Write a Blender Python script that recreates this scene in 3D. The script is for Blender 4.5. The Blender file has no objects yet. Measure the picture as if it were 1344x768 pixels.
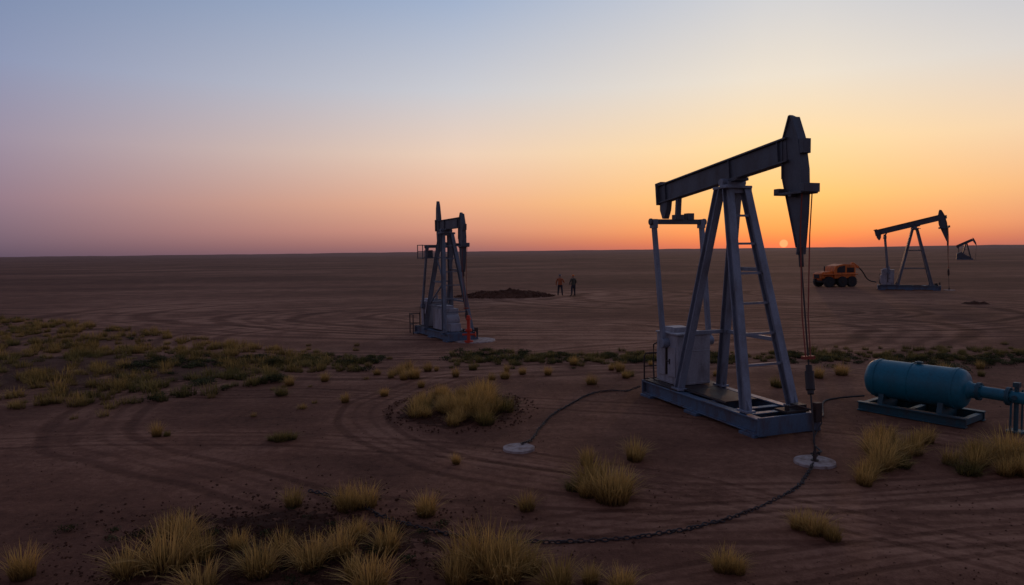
import bpy, bmesh, math, random
import numpy as np
from mathutils import Vector, Matrix, noise
R = math.radians
random.seed(7)
scene = bpy.context.scene
scene.view_settings.view_transform = 'Standard'
scene.view_settings.look = 'None'
scene.view_settings.exposure = 0
COL = scene.collection

def lin(c):
    return tuple(((v/255)/12.92 if v/255 <= .04045 else ((v/255+.055)/1.055)**2.4) for v in c) + (1,)

# ------------------------------------------------------------------ materials
def nodes_of(name):
    m = bpy.data.materials.new(name); m.use_nodes = True
    nt = m.node_tree
    return m, nt, nt.nodes, nt.links, nt.nodes['Principled BSDF']

def paint(name, col, dirt=(.075, .042, .028), amount=.5, rough=.5, metal=.0, scale=3.0, coord='Object'):
    m, nt, N, L, b = nodes_of(name)
    tc = N.new('ShaderNodeTexCoord')
    n1 = N.new('ShaderNodeTexNoise'); n1.inputs['Scale'].default_value = scale; n1.inputs['Detail'].default_value = 9
    n1.inputs['Roughness'].default_value = .65
    n2 = N.new('ShaderNodeTexNoise'); n2.inputs['Scale'].default_value = scale*9; n2.inputs['Detail'].default_value = 4
    mp = N.new('ShaderNodeMapping'); mp.inputs['Scale'].default_value = (1, 1, .35)
    L.new(tc.outputs[coord], mp.inputs[0]); L.new(mp.outputs[0], n1.inputs[0]); L.new(tc.outputs[coord], n2.inputs[0])
    r = N.new('ShaderNodeMapRange'); r.inputs[1].default_value = .45; r.inputs[2].default_value = .66
    r.inputs[4].default_value = amount
    L.new(n1.outputs[0], r.inputs[0])
    v = N.new('ShaderNodeMix'); v.data_type = 'RGBA'
    v.inputs[6].default_value = tuple(c*.7 for c in col)+(1,); v.inputs[7].default_value = tuple(min(1, c*1.25) for c in col)+(1,)
    L.new(n2.outputs[0], v.inputs[0])
    mx = N.new('ShaderNodeMix'); mx.data_type = 'RGBA'
    L.new(r.outputs[0], mx.inputs[0]); L.new(v.outputs[2], mx.inputs[6]); mx.inputs[7].default_value = dirt+(1,)
    L.new(mx.outputs[2], b.inputs['Base Color'])
    rr = N.new('ShaderNodeMapRange'); rr.inputs[3].default_value = rough-.12; rr.inputs[4].default_value = rough+.25
    L.new(n1.outputs[0], rr.inputs[0]); L.new(rr.outputs[0], b.inputs['Roughness'])
    b.inputs['Metallic'].default_value = metal
    bp = N.new('ShaderNodeBump'); bp.inputs['Strength'].default_value = .25; bp.inputs['Distance'].default_value = .01
    L.new(n2.outputs[0], bp.inputs['Height']); L.new(bp.outputs[0], b.inputs['Normal'])
    return m

M_steel = paint('weathered grey paint', (.24, .275, .345), amount=.5, rough=.5, metal=.15)
M_base = paint('blue grey frame paint', (.095, .155, .235), dirt=(.10, .045, .028), amount=.75, rough=.5, metal=.15)
M_dark = paint('dark beam paint', (.085, .098, .125), amount=.45, rough=.5, metal=.1)
M_box = paint('light housing paint', (.36, .36, .40), amount=.5, rough=.55)
M_black = paint('black rubber', (.02, .02, .022), dirt=(.06, .045, .035), amount=.5, rough=.7)
M_iron = paint('dark iron', (.045, .038, .038), dirt=(.09, .04, .025), amount=.7, rough=.6, metal=.3)
M_red = paint('red oxide', (.28, .04, .02), amount=.4, rough=.55)
M_red2 = paint('bright red paint', (.60, .05, .02), amount=.2, rough=.5)
M_teal = paint('teal tank paint', (.004, .165, .24), dirt=(.04, .055, .06), amount=.3, rough=.42, scale=2)
M_tealskid = paint('dull teal paint', (.02, .09, .12), amount=.6, rough=.5)
M_orange = paint('orange machine paint', (.80, .19, .02), amount=.5, rough=.5)
M_conc = paint('dusty concrete', (.42, .34, .31), dirt=(.17, .10, .07), amount=.85, rough=.85, scale=5)
M_glass = paint('dark glass', (.03, .03, .035), amount=.1, rough=.15)

def ground_mat(name, dark=1.0, tracks=True):
    m, nt, N, L, b = nodes_of(name)
    geo = N.new('ShaderNodeNewGeometry'); P = geo.outputs['Position']
    def noise_(scale, det=6, rough=.6, vec=P, dist=0):
        n = N.new('ShaderNodeTexNoise'); n.inputs['Scale'].default_value = scale
        n.inputs['Detail'].default_value = det; n.inputs['Roughness'].default_value = rough
        n.inputs['Distortion'].default_value = dist
        L.new(vec, n.inputs[0]); return n.outputs[0]
    def math_(op, a, bb=None, c=None, clamp=False):
        x = N.new('ShaderNodeMath'); x.operation = op; x.use_clamp = clamp
        for i, v in enumerate((a, bb, c)):
            if v is None: continue
            if isinstance(v, (int, float)): x.inputs[i].default_value = v
            else: L.new(v, x.inputs[i])
        return x.outputs[0]
    def rng(v, a, bb, c=0., d=1.):
        x = N.new('ShaderNodeMapRange'); x.interpolation_type = 'SMOOTHSTEP'
        L.new(v, x.inputs[0])
        for i, q in zip((1, 2, 3, 4), (a, bb, c, d)): x.inputs[i].default_value = q
        return x.outputs[0]
    big = noise_(.045, 5, .55)
    mid = noise_(.55, 8, .66, dist=.3)
    fin = noise_(6, 8, .74)
    vf = noise_(34, 3, .7)
    mp = N.new('ShaderNodeMapping'); mp.inputs['Scale'].default_value = (.14, 1.2, 1); mp.inputs['Rotation'].default_value = (0, 0, R(14))
    L.new(P, mp.inputs[0])
    streak = noise_(1.0, 9, .68, vec=mp.outputs[0], dist=.8)
    mp2 = N.new('ShaderNodeMapping'); mp2.inputs['Scale'].default_value = (.008, .05, 1); mp2.inputs['Rotation'].default_value = (0, 0, R(-5))
    L.new(P, mp2.inputs[0])
    fars = noise_(1.0, 7, .6, vec=mp2.outputs[0], dist=.5)
    f = math_('MULTIPLY', rng(big, .35, .68), .26)
    f = math_('ADD', f, math_('MULTIPLY', rng(mid, .30, .70), .26))
    f = math_('ADD', f, math_('MULTIPLY', rng(streak, .35, .66), .14))
    f = math_('ADD', f, math_('MULTIPLY', rng(fars, .38, .64), .28))
    f = math_('ADD', f, math_('MULTIPLY', math_('SUBTRACT', fin, .5), 1.0))
    f = math_('ADD', f, math_('MULTIPLY', math_('SUBTRACT', vf, .5), .45))
    h = math_('ADD', math_('MULTIPLY', fin, .6), math_('MULTIPLY', mid, .7))
    h = math_('ADD', h, math_('MULTIPLY', vf, .18))
    h = math_('ADD', h, math_('MULTIPLY', streak, .08))
    if tracks:
        wob = math_('ADD', math_('MULTIPLY', math_('SUBTRACT', noise_(.10, 2), .5), 2.2), math_('MULTIPLY', fin, .12))
        brk = rng(mid, .32, .52, .35, 1.0)
        tread = rng(vf, .35, .6, .5, 1.0)
        # curved wheel tracks: centre, x squash, radius, half width, strength
        for (cx, cy, sx, r0, w_, am) in ((-3.2, 33, .55, 7.0, 1.2, 1.5), (-3.2, 34, .50, 11.4, 1.5, 1.4), (9, 43, .42, 10.5, 1.6, 1.6), (8, 42.5, .40, 6.0, 1.2, 1.6), (14, 48, .40, 17, 2.0, 1.3), (37, 60, .60, 11, 1.8, 1.4), (36, 58, .5, 17, 2.2, 1.2),
                                        (4.8, 17.5, .8, 6.8, .7, .9), (5.4, 19, .6, 9.6, .8, .9), (-7, -3, 1.0, 17.6, .7, .75), (-9, -6, .9, 25.5, .8, .9), (12, -14, .8, 23.5, .6, .8), (12, -15, .8, 26.3, .6, .7), (-26, 62, .35, 13, 2.4, 1.3)):
            v = N.new('ShaderNodeVectorMath'); v.operation = 'SUBTRACT'; L.new(P, v.inputs[0]); v.inputs[1].default_value = (cx, cy, 0)
            v2 = N.new('ShaderNodeVectorMath'); v2.operation = 'MULTIPLY'; L.new(v.outputs[0], v2.inputs[0]); v2.inputs[1].default_value = (sx, 1, 0)
            ln = N.new('ShaderNodeVectorMath'); ln.operation = 'LENGTH'; L.new(v2.outputs[0], ln.inputs[0])
            d = math_('ABSOLUTE', math_('SUBTRACT', math_('ADD', ln.outputs['Value'], wob), r0))
            band = rng(d, w_*1.5, w_*.7)
            k = .22 if w_ > 1 else .16
            rut = math_('ADD', rng(math_('ABSOLUTE', math_('SUBTRACT', d, w_*.65)), w_*k, w_*.05), math_('MULTIPLY', rng(math_('ABSOLUTE', math_('SUBTRACT', d, w_*.22)), w_*k*.7, w_*.02), .6))
            rut = math_('MULTIPLY', rut, tread)
            sv = math_('MULTIPLY', math_('SUBTRACT', math_('MULTIPLY', band, .17), math_('MULTIPLY', rut, .34)), brk)
            f = math_('ADD', f, math_('MULTIPLY', sv, am))
            h = math_('SUBTRACT', h, math_('MULTIPLY', math_('MULTIPLY', rut, brk), .25))
    cr = N.new('ShaderNodeValToRGB')
    e = cr.color_ramp.elements
    e[0].position = .0; e[0].color = (.080*dark, .032*dark, .019*dark, 1)
    e[1].position = 1.0; e[1].color = (.43*dark, .220*dark, .135*dark, 1)
    q = e.new(.5); q.color = (.215*dark, .096*dark, .057*dark, 1)
    L.new(f, cr.inputs[0])
    colr = cr.outputs[0]
    if tracks:  # horizon haze painted into the soil colour, paler and pinker with distance
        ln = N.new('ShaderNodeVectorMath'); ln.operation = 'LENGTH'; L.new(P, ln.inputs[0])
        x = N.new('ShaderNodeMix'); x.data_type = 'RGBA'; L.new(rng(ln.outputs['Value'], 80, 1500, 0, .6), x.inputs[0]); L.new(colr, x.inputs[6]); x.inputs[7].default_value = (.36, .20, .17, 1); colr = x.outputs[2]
    L.new(colr, b.inputs['Base Color'])
    b.inputs['Roughness'].default_value = .95
    b.inputs['Specular IOR Level'].default_value = .1
    bp = N.new('ShaderNodeBump'); bp.inputs['Strength'].default_value = .85; bp.inputs['Distance'].default_value = .08
    L.new(h, bp.inputs['Height']); L.new(bp.outputs[0], b.inputs['Normal'])
    return m
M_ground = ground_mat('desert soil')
M_mound = ground_mat('dark loose soil', .5, False)

def plant_mat(name, base, tipa, tipb, trans=.3):
    m, nt, N, L, b = nodes_of(name)
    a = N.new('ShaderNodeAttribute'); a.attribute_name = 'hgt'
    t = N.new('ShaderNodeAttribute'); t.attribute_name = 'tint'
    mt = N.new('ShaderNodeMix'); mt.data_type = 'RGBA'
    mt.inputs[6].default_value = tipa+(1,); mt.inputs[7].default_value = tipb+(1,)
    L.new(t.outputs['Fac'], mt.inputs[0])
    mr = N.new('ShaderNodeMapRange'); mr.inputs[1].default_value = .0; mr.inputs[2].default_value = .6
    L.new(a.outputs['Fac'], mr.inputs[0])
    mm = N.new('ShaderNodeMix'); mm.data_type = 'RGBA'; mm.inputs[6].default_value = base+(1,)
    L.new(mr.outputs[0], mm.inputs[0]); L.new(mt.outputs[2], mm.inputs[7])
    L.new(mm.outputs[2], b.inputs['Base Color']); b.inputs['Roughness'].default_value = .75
    b.inputs['Specular IOR Level'].default_value = .2
    tr = N.new('ShaderNodeBsdfTranslucent'); L.new(mm.outputs[2], tr.inputs[0])
    mx = N.new('ShaderNodeMixShader'); mx.inputs[0].default_value = trans
    L.new(b.outputs[0], mx.inputs[1]); L.new(tr.outputs[0], mx.inputs[2])
    L.new(mx.outputs[0], N['Material Output'].inputs[0])
    return m
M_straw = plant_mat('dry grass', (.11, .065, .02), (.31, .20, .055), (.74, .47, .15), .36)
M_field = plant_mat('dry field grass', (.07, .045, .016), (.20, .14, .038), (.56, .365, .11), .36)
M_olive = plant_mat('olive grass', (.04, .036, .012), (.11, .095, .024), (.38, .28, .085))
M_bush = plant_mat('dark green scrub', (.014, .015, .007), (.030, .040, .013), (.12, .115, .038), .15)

# ------------------------------------------------------------------ mesh builder
class MB:
    def __init__(s): s.v = []; s.f = []
    def add(s, vs, fs):
        o = len(s.v); s.v += [tuple(v) for v in vs]; s.f += [tuple(i+o for i in f) for f in fs]; return s
    def box(s, c, size, rot=None):
        x, y, z = (q/2 for q in size); c = Vector(c)
        vs = [Vector((a, b_, d)) for a in (-x, x) for b_ in (-y, y) for d in (-z, z)]
        if rot: vs = [rot @ v for v in vs]
        return s.add([v+c for v in vs], [(0, 1, 3, 2), (4, 6, 7, 5), (0, 4, 5, 1), (2, 3, 7, 6), (0, 2, 6, 4), (1, 5, 7, 3)])
    def frame(s, p0, p1, up):
        d = (p1-p0).normalized(); up = Vector(up)
        if abs(d.dot(up)) > .98: up = Vector((1, 0, 0))
        sd = d.cross(up).normalized(); return sd, sd.cross(d).normalized()
    def extr(s, p0, p1, prof, up=(0, 0, 1), k=1.0):
        p0 = Vector(p0); p1 = Vector(p1); a, b_ = s.frame(p0, p1, up); n = len(prof)
        vs = [p0+a*x+b_*y for x, y in prof]+[p1+(a*x+b_*y)*k for x, y in prof]
        fs = [tuple(range(n)), tuple(range(2*n-1, n-1, -1))]+[(i, i+n, (i+1) % n+n, (i+1) % n) for i in range(n)]
        return s.add(vs, fs)
    def beam(s, p0, p1, w, h, up=(0, 0, 1), k=1.0):
        return s.extr(p0, p1, [(-w/2, -h/2), (w/2, -h/2), (w/2, h/2), (-w/2, h/2)], up, k)
    def ibeam(s, p0, p1, w, h, t=.03, up=(0, 0, 1)):
        a, b_, c = w/2, h/2, t/2
        return s.extr(p0, p1, [(-a, -b_), (a, -b_), (a, -b_+t), (c, -b_+t), (c, b_-t), (a, b_-t), (a, b_), (-a, b_), (-a, b_-t), (-c, b_-t), (-c, -b_+t), (-a, -b_+t)], up)
    def cyl(s, p0, p1, r0, r1=None, n=16):
        r1 = r0 if r1 is None else r1
        return s.extr(p0, p1, [(r0*math.cos(2*math.pi*i/n), r0*math.sin(2*math.pi*i/n)) for i in range(n)], k=r1/r0)
    def tube(s, pts, r, n=8):
        pts = [Vector(p) for p in pts]; o = []
        for i, p in enumerate(pts):
            d = (pts[min(i+1, len(pts)-1)]-pts[max(i-1, 0)]).normalized()
            u = Vector((0, 0, 1)) if abs(d.z) < .95 else Vector((1, 0, 0))
            a = d.cross(u).normalized(); b_ = a.cross(d)
            o += [p+(a*math.cos(2*math.pi*k/n)+b_*math.sin(2*math.pi*k/n))*r for k in range(n)]
        fs = [tuple(range(n)), tuple(range(len(o)-1, len(o)-n-1, -1))]
        for i in range(len(pts)-1):
            fs += [(i*n+k, (i+1)*n+k, (i+1)*n+(k+1) % n, i*n+(k+1) % n) for k in range(n)]
        return s.add(o, fs)
    def prism(s, prof, y0, y1):
        n = len(prof)
        vs = [(x, y0, z) for x, z in prof]+[(x, y1, z) for x, z in prof]
        return s.add(vs, [tuple(range(n)), tuple(range(2*n-1, n-1, -1))]+[(i, i+n, (i+1) % n+n, (i+1) % n) for i in range(n)])
    def lathe(s, prof, n=32, axis='X', c=(0, 0, 0)):
        c = Vector(c); vs = []
        for a, r in prof:
            for i in range(n):
                t = 2*math.pi*i/n; p, q = r*math.cos(t), r*math.sin(t)
                vs.append(c+Vector({'X': (a, p, q), 'Y': (p, a, q), 'Z': (p, q, a)}[axis]))
        fs = [tuple(range(n)), tuple(range(len(vs)-1, len(vs)-n-1, -1))]
        for j in range(len(prof)-1):
            fs += [(j*n+i, (j+1)*n+i, (j+1)*n+(i+1) % n, j*n+(i+1) % n) for i in range(n)]
        return s.add(vs, fs)
    def obj(s, name, mat, parent=None, bevel=0, smooth=True, **kw):
        me = bpy.data.meshes.new(name); me.from_pydata(s.v, [], s.f)
        bm = bmesh.new(); bm.from_mesh(me); bmesh.ops.recalc_face_normals(bm, faces=bm.faces); bm.to_mesh(me); bm.free()
        if smooth:
            me.shade_smooth(); me.set_sharp_from_angle(angle=R(32))
        me.materials.append(mat)
        o = bpy.data.objects.new(name, me); COL.objects.link(o)
        if parent: o.parent = parent
        if bevel:
            b = o.modifiers.new('bevel', 'BEVEL'); b.width = bevel; b.segments = 2; b.limit_method = 'ANGLE'; b.angle_limit = R(40)
        for k, v in kw.items(): o[k] = v
        return o

def empty(name, loc, rz=0, scale=1, **kw):
    e = bpy.data.objects.new(name, None); COL.objects.link(e); e.empty_display_size = .3
    e.location = loc; e.rotation_euler = (0, 0, rz); e.scale = (scale,)*3
    for k, v in kw.items(): e[k] = v
    return e

# ------------------------------------------------------------------ ground
def hgt(x, y):
    r = math.hypot(x, y)
    z = 0
    if r > 250:
        k = min(1, (r-250)/1500)
        z += k*(noise.noise((x/420, y/420, 1.3))+.25)*5.5 + k*noise.noise((x/90, y/90, 5))*1.6
        if r > 2500: z += (noise.noise((x/260, y/260, 9))+.3)*4.0
    z += .02*noise.noise((x*.6, y*.6, 2))
    return z
def build_ground():
    n = 420; rs = [0.4]
    while rs[-1] < 9000: rs.append(rs[-1]*1.045+.05)
    vs = [(0, 0, 0)]; fs = []
    for r in rs:
        for i in range(n):
            a = 2*math.pi*i/n; x, y = r*math.cos(a), r*math.sin(a)
            vs.append((x, y, hgt(x, y)))
    fs += [(0, 1+i, 1+(i+1) % n) for i in range(n)]
    for j in range(len(rs)-1):
        o = 1+j*n
        fs += [(o+i, o+n+i, o+n+(i+1) % n, o+(i+1) % n) for i in range(n)]
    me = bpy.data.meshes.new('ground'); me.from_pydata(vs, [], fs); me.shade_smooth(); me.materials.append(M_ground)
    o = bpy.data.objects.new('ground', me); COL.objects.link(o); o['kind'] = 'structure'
build_ground()

def mound(name, cx, cy, rx, ry, h, rough, mat, seed, **kw):
    n = 60; vs = []; fs = []
    for j in range(n+1):
        for i in range(n+1):
            u, v = i/n*2-1, j/n*2-1
            x = u*math.sqrt(1-v*v/2); y = v*math.sqrt(1-u*u/2)
            r = math.hypot(x, y); w = 1+.22*noise.noise((x*2+seed, y*2, 0))
            k = max(0, 1-(r)**2)**1.2
            if kw.get('category'): k = min(1, k*1.9)
            z = -.035 + h*k*(.75+.6*noise.noise((x*2.2, y*2.2, seed))) + rough*k**.5*noise.noise((x*rx*3, y*ry*3, seed+4)) + rough*.5*k**.5*noise.noise((x*rx*8, y*ry*8, seed+4))
            vs.append((cx+x*rx*w, cy+y*ry*w, z))
    for j in range(n):
        for i in range(n):
            a = j*(n+1)+i; fs.append((a, a+1, a+n+2, a+n+1))
    me = bpy.data.meshes.new(name); me.from_pydata(vs, [], fs); me.shade_smooth(); me.materials.append(mat)
    o = bpy.data.objects.new(name, me); COL.objects.link(o)
    for k, v in kw.items(): o[k] = v
    return o
mound('terrain', -1.4, 17.3, 1.9, 2.3, .16, .06, M_mound, 1, kind='structure')
mound('terrain', -3.3, 9.0, 2.6, 1.9, .10, .07, M_mound, 2, kind='structure')
mound('terrain', 1.4, 11.2, .7, 1.2, .06, .03, M_mound, 5, kind='structure')
mound('terrain', -15, 24, 9, 6, .10, .05, M_mound, 7, kind='structure')
mound('dirt_mound', -.6, 61, 4.3, 3.0, .50, .30, M_mound, 3, label='low heap of dark broken earth on bare soil', category='dirt heap')
mound('dirt_mound', 32, 47, .9, .8, .2, .08, M_mound, 4, label='tiny dark earth hump on bare soil', category='dirt heap')

# ------------------------------------------------------------------ pumpjack
def pumpjack(loc, rz, scale, label, tilt=6, xr=-3.15, eqx=-2.3, well=(2.75, -.1), pitz=1.78, rear_head=False, platform=False, detail=True, rail=False, fyy=.64, steel=None, group='pumpjacks spread across the oil field'):
    steel = steel or M_steel
    fat = 1.0 if detail else 1.7
    J = empty('pumpjack', loc, rz, scale, label=label, category='pumpjack', group=group)
    b = MB()
    for y in (-.7, .7): b.ibeam((-2.75, y, .23), (1.95, y, .23), .2, .34, .035)
    for x in (-2.68, -1.9, -1.1, 0, .9, 1.35): b.ibeam((x, -.60, .24), (x, .60, .24), .16, .26, .03)
    b.box((1.99, 0, .24), (.06, 1.62, .40)); b.box((-2.79, 0, .24), (.06, 1.62, .36))
    for y in (-.72, .72):
        for x in (-2.5, -.4, 1.7): b.box((x, y, .03), (.5, .34, .07))
    if fyy > .7:
        for x in (-1.25, 1.38): b.box((x, 0, .36), (.3, fyy*2+.3, .08))
    fr = b.obj('base_frame', M_base, J, .008)
    b = MB(); b.box((-1.95, 0, .425), (1.55, 1.55, .03)); b.box((-.4, 0, .425), (1.6, .9, .02))
    b.obj('deck_plate', M_iron, fr)
    b = MB(); top = 5.42
    feet = {(-1, -1): (-1.25, -fyy), (-1, 1): (-1.25, fyy), (1, -1): (1.38, -fyy), (1, 1): (1.38, fyy)}
    for (sx, sy), (fx, fy) in feet.items():
        b.ibeam((fx, fy, .40), (sx*.16, sy*.24, top), .19*fat, .2*fat, .03*fat*fat, up=(1, 0, 0))
        b.box((fx, fy, .45), (.36, .24, .05))
        b.prism([(fx-.16, .47), (fx+.16, .47), (fx-sx*.1+.02, .9), (fx-sx*.1-.02, .9)], fy-.012, fy+.012)
    def lp(sx, sy, t):
        fx, fy = feet[(sx, sy)]; return Vector((fx+(sx*.16-fx)*t, fy+(sy*.24-fy)*t, .4+(top-.4)*t))
    for t in (.30, .62): b.beam(lp(-1, 1, t), lp(1, 1, t), .07, .09)
    b.beam(lp(-1, -1, .30), lp(-1, 1, .30), .07, .09)
    b.box((0, 0, 5.44), (.62, .66, .06)); b.box((0, 0, 5.36), (.42, .5, .12))
    post = b.obj('samson_post', steel, J, .006)
    b = MB(); off = Vector((.03, 0, 0))
    for t in (.2, .335, .47, .605, .74, .87): b.beam(lp(1, -1, t)+off, lp(1, 1, t)+off, .06, .05)
    for s in (-1, 1): b.beam(lp(1, s, .18)+off-Vector((0, s*.06, 0)), lp(1, s, .89)+off-Vector((0, s*.06, 0)), .03, .03, up=(1, 0, 0))
    b.obj('ladder', steel, post)
    b = MB(); b.box((0, 0, 5.52), (.34, .46, .1)); b.cyl((0, -.33, 5.56), (0, .33, 5.56), .09); b.box((.28, -.38, 5.42), (.3, .22, .05)); b.box((.0, .38, 5.42), (.22, .2, .1)); b.box((.14, -.2, 5.47), (.3, .3, .05))
    b.obj('saddle_bearing', steel, post, .01)
    T = Matrix.Translation((0, 0, 5.87)) @ Matrix.Rotation(R(-tilt), 4, 'Y')
    def tf(mb): mb.v = [tuple(T @ Vector(v)) for v in mb.v]; return mb
    b = MB(); b.ibeam((xr, 0, 0), (1.92, 0, 0), .24*fat, .52*fat, .04); b.box(((xr+1.88)/2, 0, 0), (1.88-xr, .13, .42*fat))
    for x in (xr+.35, 0, 1.65):
        for s in (-1, 1): b.box((x, s*.07, 0), (.025, .09, .43))
    b.box((xr-.02, 0, .0), (.05, .32, .6)); b.box((xr+.05, 0, .28), (.3, .26, .07)); b.box((0, 0, -.29), (.7, .34, .07))
    wb = tf(b).obj('walking_beam', M_dark, J, .006)
    if not rear_head:
        b = MB(); b.prism([(xr+.02, -.22), (xr+.42, -.22), (xr+.34, -.5), (xr+.2, -.72), (xr+.1, -.70), (xr+.0, -.45)], -.08, .08)
        tf(b).obj('tail_bracket', M_dark, wb, .01)
    else:
        b = MB(); b.prism([(xr-.02, .9), (xr+.10, 1.30), (xr+.20, 1.05), (xr+.32, .4), (xr+.32, -.2), (xr+.22, -.9), (xr+.12, -1.4), (xr-.0, -.7), (xr-.08, .1)], -.09, .09)
        tf(b).obj('tail_plate', M_dark, wb, .015)
    H = Matrix.Translation((1.84, 0, 5.87+1.84*math.sin(R(tilt)) - (.22 if rear_head else 0))) @ Matrix.Rotation(R(-(tilt-6)*.8), 4, 'Y')
    def th(mb): mb.v = [tuple(H @ Vector(v)) for v in mb.v]; return mb
    prof = [(.08, .72), (.20, .66), (.38, .22), (.50, -.45), (.52, -.95), (.50, -1.4), (.46, -1.85), (.42, -2.20), (.38, -2.21),
            (.25, -1.7), (.10, -1.15), (-.07, -.62), (-.10, .16), (.0, .56)]
    b = MB(); b.prism(prof, -.05, .05)
    ed = prof[1:8]
    b.prism([(x+.02, z) for x, z in ed]+[(x-.02, z) for x, z in reversed(ed)], -.11, .11)
    b.beam((-.10, 0, .20), (-.08, 0, -.60), .17, .03, up=(1, 0, 0)); b.beam((-.08, 0, -.60), (.35, 0, -2.05), .14, .03, up=(1, 0, 0)); b.beam((-.10, 0, .18), (.10, 0, .70), .17, .03, up=(1, 0, 0))
    hh = th(b).obj('horse_head', M_dark, wb, .006)
    if detail:
        b = MB()
        b.box((.26, 0, -.93), (.76, .44, .05)); b.box((.64, 0, -.84), (.14, .40, .18)); b.box((-.08, -.14, -.88), (.16, .16, .14)); b.cyl((.3, -.21, -.95), (.3, .21, -.95), .06)
        th(b).obj('clamp_platform', M_dark, hh, .008)
        b = MB(); b.box((.49, 0, .02), (.13, .20, .30)); th(b).obj('junction_box', M_dark, hh, .01)
    xe, ze = eqx, 4.74
    bt = T @ Vector((eqx, 0, -.26))
    b = MB(); b.beam((xe, -.80, ze), (xe, .80, ze), .14, .13); b.box((xe, 0, ze+.12), (.22, .24, .14)); b.beam((xe, 0, ze+.15), (bt.x, 0, bt.z+.01), .13, .11, up=(1, 0, 0))
    b.cyl((xe, -.86, ze), (xe, -.80, ze), .09); b.cyl((xe, .80, ze), (xe, .86, ze), .09)
    b.box((xe, .35, ze+.14), (.2, .2, .18))
    b.obj('equalizer', M_dark, J, .008)
    xp = -2.0
    for s in (-1, 1):
        yb = .62 if s < 0 else .80
        b = MB(); b.beam((xe, s*.74, ze), (xp, s*yb, pitz-.3), .13, .10, up=(0, 1, 0)); b.cyl((xp, s*.48, pitz-.25), (xp, s*(yb+.08), pitz-.25), .13); b.box((xe, s*.74, ze-.05), (.2, .14, .24))
        b.obj('pitman_arm', steel, J, .006)
    b = MB(); b.box((-2.03, 0, 1.10), (1.0, 1.0, 1.30)); b.box((-2.03, 0, 1.78), (1.06, 1.06, .05)); b.box((-2.15, -.1, 1.86), (.5, .5, .14))
    for z in (.50, 1.34): b.box((-2.03, 0, z), (1.02, 1.02, .025))
    b.box((-2.57, -.2, .95), (.12, .5, .7)); b.box((-1.78, -.51, 1.05), (.36, .03, .80)); b.box((-2.26, -.51, 1.05), (.36, .03, .80))
    b.cyl((-1.9, .2, 1.76), (-1.9, .2, 2.1), .06)
    hs = b.obj('gearbox_housing', M_box, J, .012)
    b = MB(); b.box((-2.02, -.525, 1.05), (.035, .05, .72)); b.box((-1.93, -.535, 1.05), (.16, .02, .03)); b.box((-1.86, -.53, 1.05), (.03, .04, .14))
    b.obj('access_hatch', M_iron, hs, .003)
    b = MB(); b.cyl((-2.6, .35, .70), (-2.0, .62, .70), .2); b.obj('electric_motor', M_iron, J)
    b = MB(); b.tube([(-2.5, -.45, 1.5), (-2.7, -.5, 1.4), (-2.72, -.5, .9), (-2.6, -.55, .45), (-2.0, -.6, .44), (-1.2, -.58, .45), (.6, -.58, .45)], .022)
    b.obj('conduit', M_iron, J)
    if detail:
        b = MB(); b.box((1.72, .3, .46), (.4, .6, .05)); b.box((1.75, .45, .52), (.24, .24, .14)); b.cyl((1.8, .1, .42), (1.8, .1, .6), .05); b.tube([(1.8, .1, .55), (1.95, .2, .62), (2.06, .4, .55), (2.06, .62, .5)], .022); b.box((2.06, .68, .45), (.12, .16, .42))
        b.obj('brake_fitting', M_iron, J, .006)
    else:
        b = MB(); b.prism([(-2.7, .35), (-2.7, 2.1), (-1.4, 2.7), (-.4, 1.8), (1.2, .9), (1.4, .35)], -.7, .7); b.obj('engine_cover', M_dark, J, .03)
    if rail:
        b = MB()
        for y in (-.62, -.15): b.tube([(-3.0, y, .1), (-3.0, y, 1.05), (-2.97, y+.04, 1.12), (-2.95, y+.4, 1.12)], .022)
        for z in (.4, .75): b.tube([(-3.0, -.62, z), (-3.0, .25, z)], .016)
        b.tube([(-3.0, .25, .05), (-3.0, .25, 1.12)], .022); b.beam((-2.78, -.5, .4), (-3.02, -.5, .4), .05, .05); b.beam((-2.78, .2, .4), (-3.02, .2, .4), .05, .05)
        b.obj('guard_rail', M_iron, J)
    if platform:
        b = MB(); b.box((-1.5, -.35, 4.15), (.8, 1.1, .05)); b.box((-1.5, -.4, 4.36), (.35, .35, .4))
        for x in (-1.88, -1.12):
            for y in (-.88, .18): b.tube([(x, y, 4.1), (x, y, 4.85)], .025)
        for z in (4.5, 4.83): b.tube([(-1.12, -.88, z), (-1.88, -.88, z), (-1.88, .18, z), (-1.12, .18, z)], .02)
        b.obj('service_platform', M_dark, J, .004)
        b = MB()
        for t in (.25, .5, .75):
            b.beam(lp(-1, -1, t), lp(1, -1, t), .07, .07); b.beam(lp(-1, -1, t), lp(-1, 1, t), .07, .07)
        b.beam(lp(-1, -1, .25), lp(1, -1, .5), .06, .06); b.beam(lp(1, -1, .5), lp(-1, -1, .75), .06, .06)
        b.obj('cross_brace', steel, J)
        b = MB()
        for y in (-.98, -.4): b.tube([(-3.05, y, .0), (-3.05, y, 1.1)], .03)
        for z in (.5, 1.05): b.tube([(-3.05, -.4, z), (-3.05, -.98, z), (-2.2, -1.1, z)], .022)
        b.tube([(-2.2, -1.1, .0), (-2.2, -1.1, 1.08)], .03)
        b.obj('guard_rail', M_iron, J)
        b = MB(); b.box((.0, -.1, .98), (1.2, .95, 1.1)); b.box((.0, -.1, 1.58), (.8, .6, .2)); b.cyl((.65, -.4, .95), (.65, .3, .95), .3); b.box((1.0, -.1, .62), (.6, .6, .4))
        b.obj('control_cabinet', M_box, J, .02)
    t0 = H @ Vector((.41, 0, -2.15))
    top_ = H @ Vector((.54, 0, -.9)); mid_ = H @ Vector((.50, 0, -1.8))
    wx, wy = well; w0 = Vector((wx, wy, .25))
    b = MB()
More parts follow.
